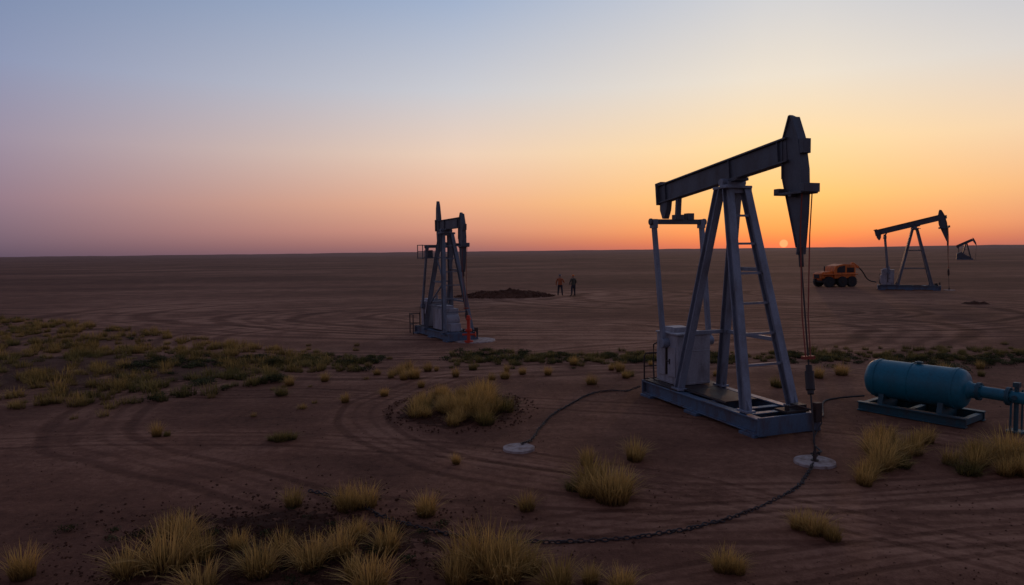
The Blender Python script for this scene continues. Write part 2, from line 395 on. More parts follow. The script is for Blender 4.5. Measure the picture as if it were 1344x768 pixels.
    for s in (-1, 1):
        b.tube([top_+Vector((.03, s*.13, 0)), mid_+Vector((.03, s*.12, 0)), t0.lerp(w0, .35)+Vector((0, s*.075, 0)), t0.lerp(w0, .56)+Vector((0, s*.06, 0))], .013 if detail else .022, 6)
    b.box(t0.lerp(w0, .56), (.1, .26, .06))
    b.obj('bridle_cable', M_red, J)
    b = MB(); b.tube([t0+Vector((0, 0, .1)), t0.lerp(w0, .08)], .05); b.tube([t0, t0.lerp(w0, 1.05)], .016 if detail else .03, 8)
    b.tube([t0.lerp(w0, .60), t0.lerp(w0, .74)], .06, 12); b.tube([t0.lerp(w0, .63), t0.lerp(w0, .72)], .085, 12)
    b.obj('polished_rod', M_iron, J)
    return J

def worldof(loc, rz, s, p):
    c, sn = math.cos(rz), math.sin(rz); return (loc[0]+s*(p[0]*c-p[1]*sn), loc[1]+s*(p[0]*sn+p[1]*c))

def wellpad(x, y, r, lab, head=True):
    b = MB(); n = 40
    prof = [(r*(1+.05*noise.noise((math.cos(2*math.pi*i/n)*2, math.sin(2*math.pi*i/n)*2, x)))*math.cos(2*math.pi*i/n), r*(1+.05*noise.noise((math.cos(2*math.pi*i/n)*2, math.sin(2*math.pi*i/n)*2, x+3)))*math.sin(2*math.pi*i/n)) for i in range(n)]
    b.extr((0, 0, -.05), (0, 0, .045), prof, k=.97)
    o = b.obj('concrete_pad', M_conc, None, .008, label=lab, category='concrete pad', group='round concrete pads'); o.location = (x, y, 0)
    if head:
        W = empty('wellhead', (x, y, .045), 0, 1, label='small dark rusty wellhead with flanges on round concrete pad', category='wellhead')
        k = .55
        b = MB(); b.cyl((0, 0, 0), (0, 0, .32*k), .06*k); b.cyl((0, 0, .0), (0, 0, .03*k), .13*k); b.cyl((0, 0, .16*k), (0, 0, .19*k), .10*k); b.cyl((0, 0, .32*k), (0, 0, .50*k), .04*k)
        b.obj('casing', M_iron, W)
        b = MB(); b.cyl((-.14*k, 0, .24*k), (.14*k, 0, .24*k), .03*k); b.cyl((.14*k, 0, .24*k), (.16*k, 0, .24*k), .06*k)
        b.obj('valve', M_iron, W)

RZ = math.atan2(-.944, .33)
def local_of(loc, rz, s, wx, wy):
    dx, dy = (wx-loc[0])/s, (wy-loc[1])/s; c, sn = math.cos(rz), math.sin(rz)
    return (dx*c+dy*sn, -dx*sn+dy*c)
L1 = (5.25, 16.3, 0)
pumpjack(L1, RZ, 1, 'large grey pumpjack with dark walking beam on blue steel skid', tilt=6, well=local_of(L1, RZ, 1, 5.60, 12.5), rail=True)
wellpad(5.60, 12.5, .38, 'round pale concrete pad under the hanging rod of pumpjack')
L2 = (-3.05, 32, 0)
M_steel2 = paint('duller grey paint', (.155, .18, .225), amount=.55, rough=.5, metal=.15)
RZ2 = math.atan2(-.88, .47)
pumpjack(L2, RZ2, .9, 'grey pumpjack seen end-on with service platform and housing', tilt=1, xr=-1.1, eqx=-.85, well=local_of(L2, RZ2, .9, -1.93, 29.9), rear_head=True, platform=True, fyy=.76, steel=M_steel2)
wellpad(-1.70, 30.6, .95, 'wide round concrete pad beside the end-on pumpjack', head=False)
W = empty('wellhead', (-1.93, 29.9, .02), 0, 1, label='bright red wellhead post below the hanging cable', category='wellhead')
b = MB(); b.cyl((0, 0, 0), (0, 0, 1.2), .075); b.cyl((0, 0, 0), (0, 0, .08), .2); b.cyl((0, 0, .5), (0, 0, .60), .15); b.cyl((0, 0, 1.0), (0, 0, 1.08), .12); b.obj('casing', M_red2, W)
b = MB(); b.cyl((-.28, 0, .35), (.28, 0, .35), .045); b.cyl((.28, 0, .35), (.32, 0, .35), .12); b.obj('valve', M_red2, W)
L3 = (37.1, 63, 0); RZ3 = R(-26)
pumpjack(L3, RZ3, 1.04, 'grey pumpjack with raised horse head on long skid', tilt=14, well=(2.7, 0), detail=True, steel=M_steel2)
L4 = (133, 200, 0)
pumpjack(L4, R(-28), .86, 'small distant pumpjack with steeply raised beam and engine cover', tilt=27, well=(2.7, 0), detail=False, steel=M_dark)
p3 = worldof(L3, RZ3, 1.04, (2.7, 0)); wellpad(p3[0], p3[1], .5, 'small concrete pad below pumpjack rod')
wellpad(.10, 13.6, .33, 'small round pale concrete cover at the end of chain', head=False)

# ------------------------------------------------------------------ chains and hoses
def catmull(pts, step):
    P = [Vector(p) for p in pts]; P = [P[0]*2-P[1]]+P+[P[-1]*2-P[-2]]; out = []
    for i in range(1, len(P)-2):
        n = max(2, int((P[i+1]-P[i]).length/.02))
        for k in range(n):
            t = k/n
            out.append(.5*((2*P[i])+(P[i+1]-P[i-1])*t+(2*P[i-1]-5*P[i]+4*P[i+1]-P[i+2])*t*t+(3*P[i]-P[i-1]-3*P[i+1]+P[i+2])*t**3))
    out.append(P[-2]); res = [out[0]]; acc = 0
    for a, c in zip(out, out[1:]):
        acc += (c-a).length
        if acc >= step: res.append(c); acc = 0
    return res
def chain(pts, lab, pitch=.068):
    c = catmull(pts, pitch); b = MB(); rr = random.Random(3)
    for i in range(len(c)-1):
        jit = Vector((rr.gauss(0, .006), rr.gauss(0, .006), rr.uniform(-.012, .003)))
        p = (c[i]+c[i+1])/2+jit; d = (c[i+1]-c[i]).normalized(); sd = d.cross(Vector((0, 0, 1))).normalized(); up = sd.cross(d)
        a = (R(35) if i % 2 else R(-50))+rr.uniform(-.3, .3)
        w = sd*math.cos(a)+up*math.sin(a); nrm = d.cross(w)
        vs = []; NM, nm = 10, 6
        for k in range(NM):
            t = 2*math.pi*k/NM; cc = d*(math.cos(t)*.047)+w*(math.sin(t)*.027); out = (d*math.cos(t)+w*math.sin(t))
            for q in range(nm):
                s_ = 2*math.pi*q/nm; vs.append(p+cc+out*(math.cos(s_)*.0115)+nrm*(math.sin(s_)*.0115))
        b.add(vs, [(k*nm+q, ((k+1) % NM)*nm+q, ((k+1) % NM)*nm+(q+1) % nm, k*nm+(q+1) % nm) for k in range(NM) for q in range(nm)])
    return b.obj('chain', M_iron, None, label=lab, category='chain')
z = .026
chain([(5.46, 12.25, .08), (5.15, 11.8, z), (4.58, 11.02, z), (3.5, 10.1, z), (2.43, 9.5, z), (1.3, 9.18, z), (.25, 9.15, z), (-.81, 9.38, z), (-1.9, 9.98, .05), (-2.6, 10.7, .04), (-3.5, 11.3, .03)],
      'long dark iron chain curving over the soil from concrete pad')
chain([(3.55, 18.9, .2), (3.2, 19.1, z), (2.75, 19.2, z), (2.1, 18.7, z), (1.52, 17.6, z), (.95, 16.4, z), (.6, 15.2, z), (.36, 14.2, z), (.15, 13.75, .08)],
      'dark iron chain running from pumpjack skid to concrete cover')
b = MB(); b.tube(catmull([(5.66, 12.5, .2), (5.9, 12.9, .10), (6.05, 13.5, .04), (6.3, 14.1, .04), (6.7, 14.6, .25)], .08), .016)
b.obj('hose', M_black, None, label='thin black hose between wellhead and pumpjack skid', category='hose')
b = MB(); b.tube(catmull([(6.85, 15.3, .3), (7.3, 15.9, .04), (8.0, 17.4, .03), (8.6, 17.8, .04), (9.0, 17.3, .2)], .1), .022)
b.obj('hose', M_black, None, label='thin black hose from pumpjack skid to teal tank', category='hose')

# ------------------------------------------------------------------ teal tank
TK = empty('storage_tank', (9.58, 16.05, 0), math.atan2(-.8, .6), 1, label='teal horizontal cylindrical tank on steel skid with outlet pipe', category='tank')
b = MB(); r = .46; prof = [(-1.12, .02), (-1.115, .15), (-1.09, .28), (-1.03, .39), (-.94, .45), (-.86, r), (-.86, r+.015), (-.80, r+.015), (-.80, r), (-.1, r), (-.1, r+.012), (-.05, r+.012), (-.05, r), (.84, r), (.84, r+.015), (.90, r+.015), (.90, r), (.98, .44), (1.04, .39), (1.08, .30), (1.10, .21), (1.16, .17), (1.34, .165)]
b.lathe(prof, 48, 'X', (0, 0, .77)); sh = b.obj('tank_shell', M_teal, TK)
b = MB(); b.cyl((.05, 0, 1.20), (.05, 0, 1.29), .05); b.cyl((.05, 0, 1.25), (.05, 0, 1.28), .09)
b.obj('filler_cap', M_tealskid, sh)
for x in (-.65, .65):
    b = MB(); pr = [(.42*math.sin(R(a)), .77-.475*math.cos(R(a))) for a in range(-50, 51, 10)]
    n = len(pr); vs = [(x-.06, y, z_) for y, z_ in pr]+[(x-.06, .42, .18), (x-.06, -.42, .18)]; vs += [(x+.06, y, z_) for _, y, z_ in vs]; m_ = n+2
    b.add(vs, [tuple(range(m_)), tuple(range(2*m_-1, m_-1, -1))]+[(i, i+m_, (i+1) % m_+m_, (i+1) % m_) for i in range(m_)])
    b.obj('saddle', M_tealskid, TK, .005)
b = MB()
for y in (-.52, .52): b.ibeam((-1.1, y, .12), (1.25, y, .12), .16, .22, .03)
for x in (-1.03, -.65, 0, .65, 1.16): b.beam((x, -.5, .12), (x, .5, .12), .12, .14)
b.obj('skid', M_tealskid, TK, .006)
b = MB(); b.cyl((1.32, 0, .77), (3.6, 0, .70), .13, n=24); pp = b.obj('outlet_pipe', M_teal, TK)
for x in (1.30, 1.86, 2.6):
    zc = .77-.03*(x-1.3)
    b = MB(); b.cyl((x-.035, 0, zc), (x+.0, 0, zc), .2, n=24); b.cyl((x+.005, 0, zc), (x+.035, 0, zc), .2, n=24)
    for k in range(8):
        a = k*math.pi/4; b.cyl((x-.06, .165*math.cos(a), zc+.165*math.sin(a)), (x+.06, .165*math.cos(a), zc+.165*math.sin(a)), .016, n=6)
    b.obj('flange', M_tealskid, pp)
b = MB(); b.tube([(2.0, 0, 1.06), (2.0, 0, .02)], .045, 12); b.box((2.0, 0, .02), (.3, .3, .04)); b.cyl((2.0, -.16, .76), (2.0, .16, .76), .05); b.tube([(2.0, -.14, .76), (1.95, -.16, .6), (1.95, -.16, .04)], .022); b.tube([(2.0, .14, .76), (2.06, .16, .9), (2.06, .16, .04)], .02); b.box((2.0, 0, 1.02), (.12, .12, .1))
b.obj('support_leg', M_tealskid, TK)

# ------------------------------------------------------------------ orange machine
MC = empty('tractor', (33.2, 70, 0), R(12), 1, label='orange work machine with cab, low hood and jointed arm', category='tractor')
b = MB()
b.prism([(-2.15, .85), (-2.15, 1.35), (-1.9, 1.50), (-.75, 1.62), (-.7, .85)], -.62, .62)
b.prism([(-.72, .85), (-.72, 1.72), (-.55, 2.12), (.3, 2.32), (1.5, 2.28), (1.75, 2.0), (1.75, .85)], -.80, .80)
b.box((-.1, 0, .82), (3.6, .7, .3)); b.box((0, 0, 1.28), (3.9, 1.85, .12)); bd = b.obj('body', M_orange, MC, .05)
b = MB(); b.prism([(-.42, 1.45), (-.42, 1.82), (-.2, 2.06), (.5, 2.16), (.5, 1.45)], -.815, .815); b.obj('window', M_glass, bd)
b = MB(); b.box((1.12, 0, 1.7), (.8, 1.64, .50))
for i in range(5): b.box((1.12, 0, 1.50+i*.10), (.84, 1.68, .04))
b.obj('engine_vent', M_iron, bd)
b = MB(); b.box((-2.17, 0, 1.1), (.05, .8, .40)); b.obj('grille', M_glass, bd)
b = MB(); b.cyl((-1.1, .25, 1.5), (-1.1, .25, 2.1), .06); b.obj('exhaust_pipe', M_iron, bd)
b = MB(); b.box((-.1, 0, .62), (3.4, 1.2, .34)); b.obj('chassis', M_black, MC, .03)
for (x, rr_) in ((-1.35, .52), (.15, .52), (1.25, .52)):
    for s in (-1, 1):
        W_ = MB(); W_.lathe([(s*.62, rr_*.55), (s*.62, rr_*.92), (s*.68, rr_), (s*.95, rr_), (s*1.0, rr_*.92), (s*1.0, rr_*.55)], 28, 'Y', (x, 0, rr_))
        for k in range(18):
            a = k*math.pi/9; W_.box((x+rr_*math.cos(a), s*.815, rr_+rr_*math.sin(a)), (.06, .36, .09), Matrix.Rotation(-a, 3, 'Y'))
        wh = W_.obj('wheel', M_black, MC)
        W_ = MB(); W_.cyl((x, s*.7, rr_), (x, s*.97, rr_), rr_*.54, n=20); W_.cyl((x, s*.97, rr_), (x, s*1.03, rr_), rr_*.2); W_.obj('rim', M_iron, wh)
b = MB(); b.beam((1.4, .1, 1.6), (2.1, .1, 2.35), .26, .30); b.beam((2.05, .1, 2.35), (2.8, .1, 1.9), .22, .24, k=.8); b.beam((1.9, .1, 1.4), (2.5, .1, 2.0), .1, .12)
b.obj('boom', M_orange, MC, .01)
b = MB(); b.tube(catmull([(2.75, .1, 1.95), (3.1, -.1, 1.5), (3.6, -.1, .8), (4.1, -.1, .5), (4.8, -.1, .35)], .15), .06); b.obj('hose', M_black, MC)

# ------------------------------------------------------------------ people
M_skin = paint('skin', (.35, .19, .13), amount=.0, rough=.6)
M_trous = paint('dark work trousers', (.03, .032, .045), amount=.3, rough=.9)
M_boot = paint('boots', (.03, .02, .015), amount=.3, rough=.7)
def person(loc, rz, jacket, hat, lab, arms, stance):
    bmv = []; ed = []; rad = []
    def v(p, r_, par=None):
        bmv.append(p); rad.append(r_)
        if par is not None: ed.append((par, len(bmv)-1))
        return len(bmv)-1
    pel = v((0, 0, .95), (.19, .14)); wa = v((0, -.01, 1.10), (.18, .135), pel); ch = v((0, 0, 1.30), (.215, .15), wa); up = v((0, .01, 1.43), (.16, .11), ch)
    nk = v((0, 0, 1.51), (.058, .06), up); jaw = v((0, .02, 1.57), (.068, .085), nk); hd = v((0, .01, 1.65), (.078, .098), jaw); tp = v((0, 0, 1.72), (.066, .08), hd)
    v((0, .105, 1.605), (.016, .018), jaw)
    for s, (dx, dy) in zip((-1, 1), stance):
        h = v((s*.11, 0, .88), (.12, .12), pel); k = v((s*.14+dx*.5, dy*.5+.01, .49), (.08, .082), h); cf = v((s*.155+dx*.75, dy*.8-.02, .33), (.074, .078), k); a = v((s*.165+dx, dy-.01, .09), (.055, .058), cf)
        t = v((s*.175+dx, dy+.06, .045), (.05, .038), a); v((s*.185+dx, dy+.16, .035), (.042, .03), t)
    for s, (el, wr) in zip((-1, 1), arms):
        sh_ = v((s*.22, 0, 1.41), (.082, .08), up); e = v(el, (.06, .06), sh_); w = v(wr, (.042, .042), e)
        d = (Vector(wr)-Vector(el)).normalized(); pm = Vector(wr)+d*.06; pi = v(tuple(pm), (.038, .024), w)
        sd = Vector((0, 1, 0))-d*d.y; sd.normalize(); nn = d.cross(sd)*s
        for q, ln in ((-1.5, .065), (-.5, .08), (.5, .085), (1.5, .075)):
            b0 = pm+sd*q*.018+d*.035; f1 = v(tuple(b0), (.010, .010), pi); f2 = v(tuple(b0+d*ln*.55-nn*.008), (.009, .009), f1); v(tuple(b0+d*ln-nn*.03), (.007, .007), f2)
        t1 = v(tuple(pm+sd*.04-d*.01), (.011, .011), pi); v(tuple(pm+sd*.06+d*.04), (.009, .009), t1)
    me = bpy.data.meshes.new('tmp'); me.from_pydata(bmv, ed, []); o = bpy.data.objects.new('tmp', me); COL.objects.link(o)
    m = o.modifiers.new('s', 'SKIN'); m.use_smooth_shade = True
    for i, sv in enumerate(me.skin_vertices[0].data): sv.radius = rad[i]; sv.use_root = (i == 0)
    ss = o.modifiers.new('u', 'SUBSURF'); ss.levels = 2; ss.render_levels = 2
    bpy.context.view_layer.update(); dg = bpy.context.evaluated_depsgraph_get()
    nm = bpy.data.meshes.new_from_object(o.evaluated_get(dg)); bpy.data.objects.remove(o); nm.name = 'person'
    for mt in (M_skin, jacket, M_trous, M_boot): nm.materials.append(mt)
    wr = [Vector(a[1]) for a in arms]
    for p in nm.polygons:
        c = p.center
        hand = any((c-w).length < .2 and (c-w).dot((w-Vector(a[0])).normalized()) > 0 for w, a in zip(wr, arms))
        torso = c.z > .93 or abs(c.x) > .28
        p.material_index = 0 if (c.z > 1.50 or hand) else 3 if c.z < .11 else 1 if torso else 2
    ob = bpy.data.objects.new('person', nm); COL.objects.link(ob); ob.location = loc; ob.rotation_euler = (0, 0, rz); ob.scale = (1.04,)*3
    ob['label'] = lab; ob['category'] = 'person'; ob['group'] = 'two workers standing together'
    b = MB(); b.lathe([(1.685, .125), (1.69, .14), (1.70, .112), (1.75, .105), (1.79, .08), (1.82, .02)], 20, 'Z'); b.box((0, .12, 1.69), (.16, .09, .012))
    b.obj('hard_hat', hat, ob)
    return ob
M_vest = paint('orange work jacket', (.42, .12, .045), amount=.2, rough=.9)
M_green = paint('olive work jacket', (.075, .07, .05), amount=.2, rough=.9)
person((4.30, 60.8, .01), R(-20), M_vest, M_dark, 'worker in orange jacket and dark trousers, standing with bent arm', [((-.34, -.02, 1.16), (-.36, .05, .92)), ((.32, .03, 1.17), (.30, .26, 1.10))], [(-.05, .08), (.05, -.08)])
person((5.42, 60.3, .01), R(35), M_green, M_orange, 'worker in olive jacket holding a long stick', [((-.35, .0, 1.17), (-.28, .10, .98)), ((.36, .04, 1.17), (.46, .22, 1.04))], [(-.07, -.05), (.07, .08)])
b = MB(); b.tube([(0, 0, 0), (.02, 0, 1.35)], .025); st = b.obj('stick', M_iron, None, label='long thin stick held upright by a worker', category='stick')
a_ = R(35); st.location = (5.42+1.04*(.48*math.cos(a_)-.31*math.sin(a_)), 60.3+1.04*(.48*math.sin(a_)+.31*math.cos(a_)), 0)

# ------------------------------------------------------------------ vegetation
def blades(rr, n, h, r_, w=.0075, seg=3, spread=1.0):
    V = []; F = []; Hh = []; Tt = []
    tb = rr.uniform(.3, .8)
    for _ in range(n):
        a = rr.uniform(0, 6.283); q = r_*.42*math.sqrt(rr.random()); x, y = q*math.cos(a), q*math.sin(a)
        a2 = a+rr.gauss(0, .9); ln = h*rr.uniform(.35, 1.15)*(1-.2*q/(r_*.42+1e-6)); lean = spread*rr.uniform(.02, 1.05); tint = min(1, max(0, rr.gauss(tb, .30)))
        sx, sy = -math.sin(a2+rr.uniform(-.6, .6)), math.cos(a2); o = len(V)
        ww = w*rr.uniform(.4, 1.25)
        for k in range(seg+1):
            t = k/seg; out = lean*ln*(t**1.4)*.85; zz = ln*(t-.45*lean*t*t)
            px, py = x+math.cos(a2)*out, y+math.sin(a2)*out; wd = ww*(1-t)**.7 if k < seg else .0008
            V += [(px-sx*wd, py-sy*wd, zz), (px+sx*wd, py+sy*wd, zz)]; Hh += [t, t]; Tt += [tint, tint]
        F += [(o+2*k, o+2*k+1, o+2*k+3, o+2*k+2) for k in range(seg)]
    return V, F, Hh, Tt
def leaves(rr, n, rx, h, s=.035):
    V = []; F = []; Hh = []; Tt = []
    lob = [(rr.uniform(-.5, .5)*rx, rr.uniform(-.5, .5)*rx, rr.uniform(.45, .75)) for _ in range(5)]
    for _ in range(n):
        lx, ly, lr = rr.choice(lob); d = Vector((rr.gauss(0, 1), rr.gauss(0, 1), rr.gauss(0, 1))).normalized()*(rr.random()**.4)
        c = Vector((lx+d.x*rx*lr, ly+d.y*rx*lr, max(.01, h*.42+d.z*h*lr*.75)))
        u = Vector((rr.gauss(0, 1), rr.gauss(0, 1), rr.gauss(0, 1))).normalized(); w_ = u.orthogonal().normalized(); k = s*rr.uniform(.6, 1.4); o = len(V); tn = rr.random()
        V += [tuple(c-u*k), tuple(c+w_*k*.45), tuple(c+u*k), tuple(c-w_*k*.45)]; F.append((o, o+1, o+2, o+3)); Hh += [min(1, c.z/h)]*4; Tt += [tn]*4
    return V, F, Hh, Tt
def pmesh(name, data, mat):
    V, F, Hh, Tt = data; me = bpy.data.meshes.new(name); me.from_pydata(V, [], F)
    a = me.attributes.new('hgt', 'FLOAT', 'POINT'); a.data.foreach_set('value', Hh)
    a = me.attributes.new('tint', 'FLOAT', 'POINT'); a.data.foreach_set('value', Tt)
    me.materials.append(mat); return me
rr = random.Random(11)
TUFT = [pmesh('grass_tuft', blades(rr, rr.choice((230, 290, 350)), .56, rr.uniform(.28, .42)), M_straw) for _ in range(10)]
TUFTO = [pmesh('grass_tuft', blades(rr, 280, .42, .40), M_olive) for _ in range(3)]
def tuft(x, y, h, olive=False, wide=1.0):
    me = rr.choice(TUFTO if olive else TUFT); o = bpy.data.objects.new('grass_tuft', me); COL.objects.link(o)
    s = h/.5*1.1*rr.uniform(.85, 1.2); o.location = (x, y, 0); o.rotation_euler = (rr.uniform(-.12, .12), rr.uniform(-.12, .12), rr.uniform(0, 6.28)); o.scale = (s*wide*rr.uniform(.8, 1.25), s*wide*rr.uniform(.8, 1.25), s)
    o['label'] = 'olive green grass tuft growing on bare soil' if olive else 'dry straw-coloured grass tuft growing on bare soil'
    o['category'] = 'grass tuft'; o['group'] = 'grass tufts dotted over the soil'
main = [(-7.9, 14.9, .36), (-4.5, 18.1, .3), (-3.6, 18.9, .3), (-1.1, 12.7, .24), (1.36, 12.5, .38), (1.35, 11.4, .5), (1.55, 10.6, .55), (1.2, 10.9, .45), (1.75, 11.0, .4), (2.3, 12.8, .38),
 (.2, 10.35, .28), (-1.35, 10.2, .42), (-2.6, 10.4, .4), (-2.35, 10.55, .35), (-3.5, 10.6, .4), (-4.9, 9.5, .42), (-4.6, 9.3, .4), (-4.45, 8.5, .5), (-4.1, 8.7, .4), (-4.85, 8.35, .4), (-3.75, 9.0, .38), (-3.05, 8.8, .45), (-3.2, 8.3, .4), (-2.6, 8.5, .5), (-2.3, 8.8, .4),
 (-2.2, 9.3, .38), (-1.7, 8.9, .4), (-2.0, 8.2, .35), (-.35, 8.2, .6), (-.1, 8.45, .5), (-.6, 8.4, .5), (-.15, 8.0, .5), (-.7, 8.0, .4), (.15, 8.3, .35), (-3.75, 7.9, .4), (-1.7, 7.85, .4), (-6.15, 8.3, .4), (.5, 7.8, .4), (.9, 8.0, .25), (1.25, 7.78, .3), (2.6, 8.25, .32), (2.75, 8.2, .2),
 (4.2, 9.3, .4), (4.05, 9.5, .3), (4.35, 9.1, .25), (5.9, 11.3, .35), (6.1, 11.6, .35), (6.65, 12.1, .45), (6.4, 11.9, .35), (7.7, 13.0, .42), (7.4, 12.8, .35), (7.5, 13.6, .4), (7.2, 13.4, .35), (8.4, 13.7, .4), (8.1, 13.5, .3), (8.0, 12.3, .42), (8.5, 12.3, .45), (8.25, 12.0, .35), (9.3, 12.6, .5), (9.0, 12.4, .4), (8.6, 11.7, .45), (9.3, 12.0, .45), (8.9, 12.9, .4), (9.6, 12.9, .4), (8.9, 11.6, .4),
 (6.9, 12.6, .45), (7.0, 13.1, .4), (-6.8, 20.6, .3), (-5.9, 21.2, .28)]
for x, y, h in main: tuft(x, y, h*1.02)
for x, y, h in ((-5.0, 14.4, .3), (-4.85, 14.5, .26), (-5.15, 14.45, .25), (-7.7, 14.95, .2), (1.0, 11.2, .25), (7.0, 12.2, .3), (-3.4, 8.6, .3), (8.0, 11.8, .3), (-6.6, 19.2, .3)): tuft(x, y, h, True, 1.3)
for i in range(48):
    a = rr.uniform(0, 6.28); q = math.sqrt(rr.random())
    tuft(-1.35+1.25*q*math.cos(a), 17.3+2.1*q*math.sin(a), rr.uniform(.32, .68)*(1-.35*q*q), rr.random() < .08)
for i in range(30):
    tuft(rr.uniform(-4.5, 6.5), 22.2+rr.gauss(0, .9), rr.uniform(.2, .42), rr.random() < .2)
for x, y in ((8.6, 21.5), (9.4, 20.8), (10.3, 21.2), (11.8, 21.8), (13.5, 21.2), (14.4, 20.8), (12.3, 19.0), (15.2, 22), (7.6, 19.5)): tuft(x, y, rr.uniform(.25, .45), rr.random() < .3)

def inpoly(x, y, P):
    c = False; j = len(P)-1
    for i in range(len(P)):
        if (P[i][1] > y) != (P[j][1] > y) and x < (P[j][0]-P[i][0])*(y-P[i][1])/(P[j][1]-P[i][1])+P[i][0]: c = not c
        j = i
    return c
POLY = [(-16, 15.0), (-11.5, 16.6), (-8.2, 19.8), (-6.6, 23.2), (-7.0, 26.6), (-12, 30), (-19, 36), (-31, 44), (-46, 52), (-55, 45), (-34, 26), (-20, 17)]
SB = [leaves(rr, 150, .45, .26, .045) for _ in range(5)]
SG = [blades(rr, 90, rr.uniform(.34, .50), .50, .011, 2, 1.15) for _ in range(7)]
def scatter(name, items, mat):
    V = []; F = []; Hh = []; Tt = []
    for (x, y, s, d) in items:
        a = rr.uniform(0, 6.28); c, sn = math.cos(a)*s, math.sin(a)*s; o = len(V); k = rr.uniform(-.4, .3)
        V += [(x+p[0]*c-p[1]*sn, y+p[0]*sn+p[1]*c, p[2]*s) for p in d[0]]; F += [tuple(i+o for i in f) for f in d[1]]; Hh += d[2]; Tt += [min(1, max(0, t+k)) for t in d[3]]
    me = pmesh(name, (V, F, Hh, Tt), mat); o = bpy.data.objects.new(name, me); COL.objects.link(o); o['kind'] = 'stuff'; return o
g = []; bsh = []; og = []
for _ in range(9500):
    x, y = rr.uniform(-50, -5), rr.uniform(15, 52)
    if not inpoly(x, y, POLY): continue
    nz = noise.noise((x*.3, y*.3, 3)); green = noise.noise((x*.16, y*.22, 8))
    if y > 30 and rr.random() < .3: continue
    if rr.random() > .58+nz*1.0:
        if rr.random() < .08: bsh.append((x, y, rr.uniform(.4, .75), rr.choice(SB)))
        continue
    (og if green+rr.gauss(0, .16) > .26 else g).append((x, y, rr.uniform(.4, 1.2), rr.choice(SG)))
for _ in range(400):
    x, y = rr.uniform(-18, -4.5), rr.uniform(16, 30)
    if rr.random() < .12: g.append((x, y, rr.uniform(.3, .7), rr.choice(SG)))
o = scatter('dry_grass_field', g, M_field); o['label'] = 'field of dry yellow grass tufts on dark soil'; o['category'] = 'grass'
for _ in range(420):
    x = rr.uniform(-2.5, 20); yy = 26-(x+2)*.125+rr.gauss(0, .7)
    if noise.noise((x*.5, 3, 1)) > -.22: bsh.append((x, yy, rr.uniform(.3, .65), rr.choice(SB)))
for _ in range(110):
    bsh.append((rr.uniform(-14, -4.9), 25.2+rr.gauss(0, .8), rr.uniform(.4, .8), rr.choice(SB)))
for _ in range(70):
    bsh.append((rr.gauss(-3.3, 1.0), rr.gauss(9.1, .55), rr.uniform(.18, .4), rr.choice(SB)))
o = scatter('low_green_scrub', bsh, M_bush); o['label'] = 'low dark green scrub in a strip across soil'; o['category'] = 'scrub'
o = scatter('olive_grass', og+[(rr.uniform(-2.5, 20), 25.0+rr.gauss(0, .8), rr.uniform(.35, .75), rr.choice(SG)) for _ in range(420)]+[(rr.uniform(-9, -5), 24.5+rr.gauss(0, 1), .7, rr.choice(SG)) for _ in range(60)], M_olive); o['category'] = 'grass'; o['label'] = 'short olive grass along the scrub strip'
BM = [pmesh('green_bush', leaves(rr, 900, .42, .38, .03), M_bush) for _ in range(3)]
for x, y, s in ((-7.5, 21.2, .9), (-9.6, 20.8, .8), (-8.6, 24.4, 1.0), (13.9, 21.5, 1.0), (-13, 25, 1.0)):
    o = bpy.data.objects.new('green_bush', rr.choice(BM)); COL.objects.link(o); o.location = (x, y, 0); o.rotation_euler = (0, 0, rr.uniform(0, 6)); o.scale = (s*1.25, s*1.25, s*.8)
    o['label'] = 'small rounded dark green bush among dry grass'; o['category'] = 'bush'; o['group'] = 'low bushes in the grass field'

# gravel and clods
V = []; F = []
oc = [(1, 0, 0), (-1, 0, 0), (0, 1, 0), (0, -1, 0), (0, 0, 1), (0, 0, -1)]; of = [(0, 2, 4), (2, 1, 4), (1, 3, 4), (3, 0, 4), (2, 0, 5), (1, 2, 5), (3, 1, 5), (0, 3, 5)]
def stone(x, y, z_, s):
    o = len(V); M = Matrix.Rotation(rr.uniform(0, 6), 3, 'Z') @ Matrix.Rotation(rr.uniform(0, 6), 3, 'X')
    for p in oc:
        q = M @ (Vector(p)*s*rr.uniform(.6, 1.2)); V.append((x+q.x, y+q.y, z_+q.z*.7))
    F.extend([tuple(i+o for i in f) for f in of])
for _ in range(3200): stone(rr.gauss(-3.3, 1.4), rr.gauss(9.0, .9), .03+rr.uniform(-.01, .05), rr.uniform(.008, .035))
for _ in range(900):
    a = rr.uniform(0, 6.28); q = math.sqrt(rr.random()); stone(-1.3+2.0*q*math.cos(a), 17.1+2.3*q*math.sin(a), .03+.12*(1-q), rr.uniform(.012, .045))
for _ in range(3500):
    yy = 7.5+32*rr.random()**1.5; stone(rr.uniform(-.8, .8)*yy, yy, .0, rr.uniform(.006, .022))
for _ in range(600):
    a = rr.uniform(0, 6.28); q = math.sqrt(rr.random()); stone(-.6+4.6*q*math.cos(a), 61+3.0*q*math.sin(a), .42*max(0, 1-q*q), rr.uniform(.05, .18))
me = bpy.data.meshes.new('gravel'); me.from_pydata(V, [], F); me.materials.append(M_mound)
o = bpy.data.objects.new('gravel', me); COL.objects.link(o); o['kind'] = 'stuff'; o['label'] = 'scattered dark stones and clods on the soil'; o['category'] = 'gravel'

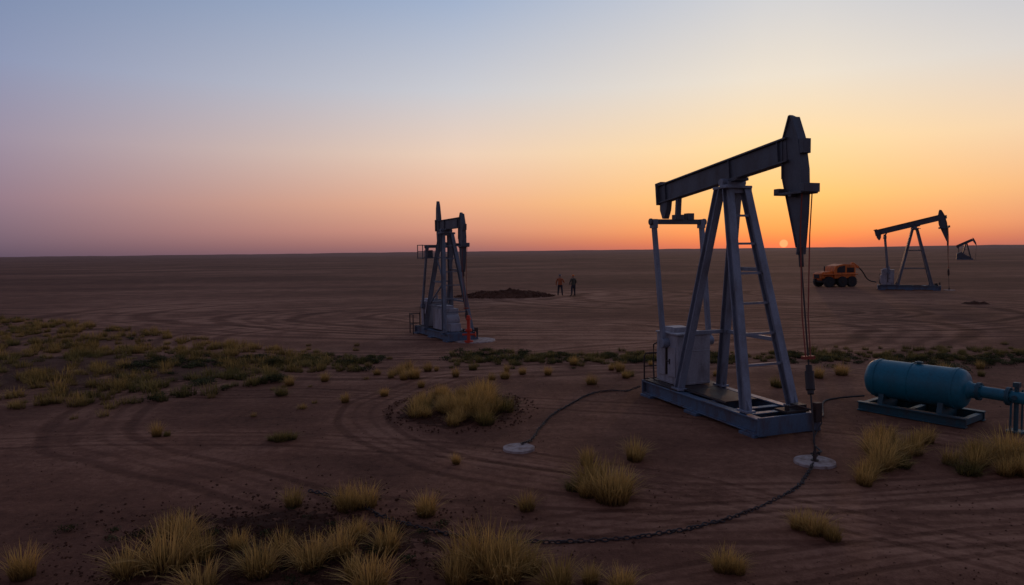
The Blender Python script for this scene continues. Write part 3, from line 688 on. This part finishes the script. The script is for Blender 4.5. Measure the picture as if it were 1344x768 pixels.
# ------------------------------------------------------------------ world
w = bpy.data.worlds.new('World'); scene.world = w; w.use_nodes = True
nt = w.node_tree; N = nt.nodes; L = nt.links; bg = N['Background']; out = N['World Output']
SAZ = R(21.7); SEL = R(.36)
sdir = Vector((math.sin(SAZ)*math.cos(SEL), math.cos(SAZ)*math.cos(SEL), math.sin(SEL)))
tc = N.new('ShaderNodeTexCoord'); D = tc.outputs['Generated']
def mth(op, a, b_=None, c=None, clamp=False):
    x = N.new('ShaderNodeMath'); x.operation = op; x.use_clamp = clamp
    for i, v in enumerate((a, b_, c)):
        if v is None: continue
        if isinstance(v, (int, float)): x.inputs[i].default_value = v
        else: L.new(v, x.inputs[i])
    return x.outputs[0]
nrm = N.new('ShaderNodeVectorMath'); nrm.operation = 'NORMALIZE'; L.new(D, nrm.inputs[0])
sp = N.new('ShaderNodeSeparateXYZ'); L.new(nrm.outputs[0], sp.inputs[0])
el = mth('DIVIDE', mth('ARCSINE', sp.outputs[2]), math.pi/2)
fl = N.new('ShaderNodeVectorMath'); fl.operation = 'MULTIPLY'; L.new(nrm.outputs[0], fl.inputs[0]); fl.inputs[1].default_value = (1, 1, 0)
fn = N.new('ShaderNodeVectorMath'); fn.operation = 'NORMALIZE'; L.new(fl.outputs[0], fn.inputs[0])
dt = N.new('ShaderNodeVectorMath'); dt.operation = 'DOT_PRODUCT'; L.new(fn.outputs[0], dt.inputs[0]); dt.inputs[1].default_value = (math.sin(SAZ), math.cos(SAZ), 0)
az = mth('MULTIPLY', mth('ARCCOSINE', mth('MINIMUM', dt.outputs['Value'], .999999)), 180/math.pi)
def ramp(stops):
    r_ = N.new('ShaderNodeValToRGB'); e = r_.color_ramp.elements; r_.color_ramp.interpolation = 'LINEAR'
    st = [(d/90, lin(c)) for d, c in stops]
    e[0].position = st[0][0]; e[0].color = st[0][1]; e[1].position = st[-1][0]; e[1].color = st[-1][1]
    for p, c in st[1:-1]: q = e.new(p); q.color = c
    L.new(el, r_.inputs[0]); return r_.outputs[0]
rs = ramp([(0, (205, 106, 84)), (.5, (224, 118, 78)), (1.5, (243, 152, 88)), (4, (250, 194, 116)), (8, (250, 217, 163)), (13, (234, 223, 206)), (20, (201, 205, 213)), (40, (122, 127, 150)), (90, (88, 90, 114))])
rm = ramp([(0, (146, 102, 104)), (.6, (172, 116, 108)), (1.8, (208, 144, 124)), (4, (233, 173, 139)), (8, (235, 205, 182)), (13, (202, 202, 208)), (20, (158, 175, 203)), (40, (104, 113, 144)), (90, (88, 90, 114))])
ra = ramp([(0, (94, 80, 98)), (1.2, (114, 96, 114)), (4, (142, 118, 136)), (8, (150, 138, 160)), (13, (136, 146, 178)), (20, (110, 132, 168)), (40, (90, 99, 130)), (90, (88, 90, 114))])
rb = ramp([(0, (90, 76, 86)), (4, (106, 90, 100)), (10, (112, 98, 114)), (20, (100, 99, 122)), (40, (88, 92, 120)), (90, (88, 90, 114))])
def smooth(v, a, b_):
    x = N.new('ShaderNodeMapRange'); x.interpolation_type = 'SMOOTHSTEP'; L.new(v, x.inputs[0]); x.inputs[1].default_value = a; x.inputs[2].default_value = b_; return x.outputs[0]
def lmap(v, a, b_):
    x = N.new('ShaderNodeMapRange'); L.new(v, x.inputs[0]); x.inputs[1].default_value = a; x.inputs[2].default_value = b_; return x.outputs[0]
def mix(f, a, b_):
    x = N.new('ShaderNodeMix'); x.data_type = 'RGBA'; L.new(f, x.inputs[0]); L.new(a, x.inputs[6]); L.new(b_, x.inputs[7]); return x.outputs[2]
c = mix(lmap(az, 2, 26), rs, rm); c = mix(lmap(az, 26, 60), c, ra); c = mix(smooth(az, 60, 130), c, rb)
dd = N.new('ShaderNodeVectorMath'); dd.operation = 'DOT_PRODUCT'; L.new(nrm.outputs[0], dd.inputs[0]); dd.inputs[1].default_value = sdir
ang = mth('MULTIPLY', mth('ARCCOSINE', mth('MINIMUM', dd.outputs['Value'], .9999999)), 180/math.pi)
disc = lmap(ang, .33, .27)
gl = mth('MULTIPLY', mth('EXPONENT', mth('MULTIPLY', ang, -.6)), .22)
def addc(base, fac, col, mode='ADD'):
    x = N.new('ShaderNodeMix'); x.data_type = 'RGBA'; x.blend_type = mode; x.clamp_factor = False; L.new(fac, x.inputs[0]); L.new(base, x.inputs[6]); x.inputs[7].default_value = col; return x.outputs[2]
c = addc(c, gl, (1.0, .05, .0, 1)); c = addc(c, disc, (1.6, .40, .17, 1), 'MIX')
L.new(c, bg.inputs[0]); bg.inputs[1].default_value = 1.0
sky = N.new('ShaderNodeTexSky'); sky.sky_type = 'NISHITA'; sky.sun_disc = False; sky.sun_elevation = R(1); sky.sun_rotation = SAZ
bg2 = N.new('ShaderNodeBackground'); L.new(sky.outputs[0], bg2.inputs[0]); bg2.inputs[1].default_value = .01
ad = N.new('ShaderNodeAddShader'); L.new(bg.outputs[0], ad.inputs[0]); L.new(bg2.outputs[0], ad.inputs[1]); L.new(ad.outputs[0], out.inputs[0])

sun = bpy.data.lights.new('sun', 'SUN'); sun.energy = .25; sun.angle = R(.5); sun.color = (1, .5, .25)
so = bpy.data.objects.new('sun', sun); COL.objects.link(so)
sv = Vector((math.sin(SAZ)*math.cos(R(2)), math.cos(SAZ)*math.cos(R(2)), math.sin(R(2))))
so.rotation_euler = sv.to_track_quat('Z', 'Y').to_euler()

# ------------------------------------------------------------------ camera
cam = bpy.data.cameras.new('camera'); co = bpy.data.objects.new('camera', cam); COL.objects.link(co)
cam.lens = 24; cam.sensor_width = 36; cam.clip_end = 20000; cam.clip_start = .1
co.matrix_world = Matrix.Translation((0, 0, 4)) @ Matrix.Rotation(R(90-3.45), 4, 'X') @ Matrix.Rotation(R(-.68), 4, 'Z')
scene.camera = co
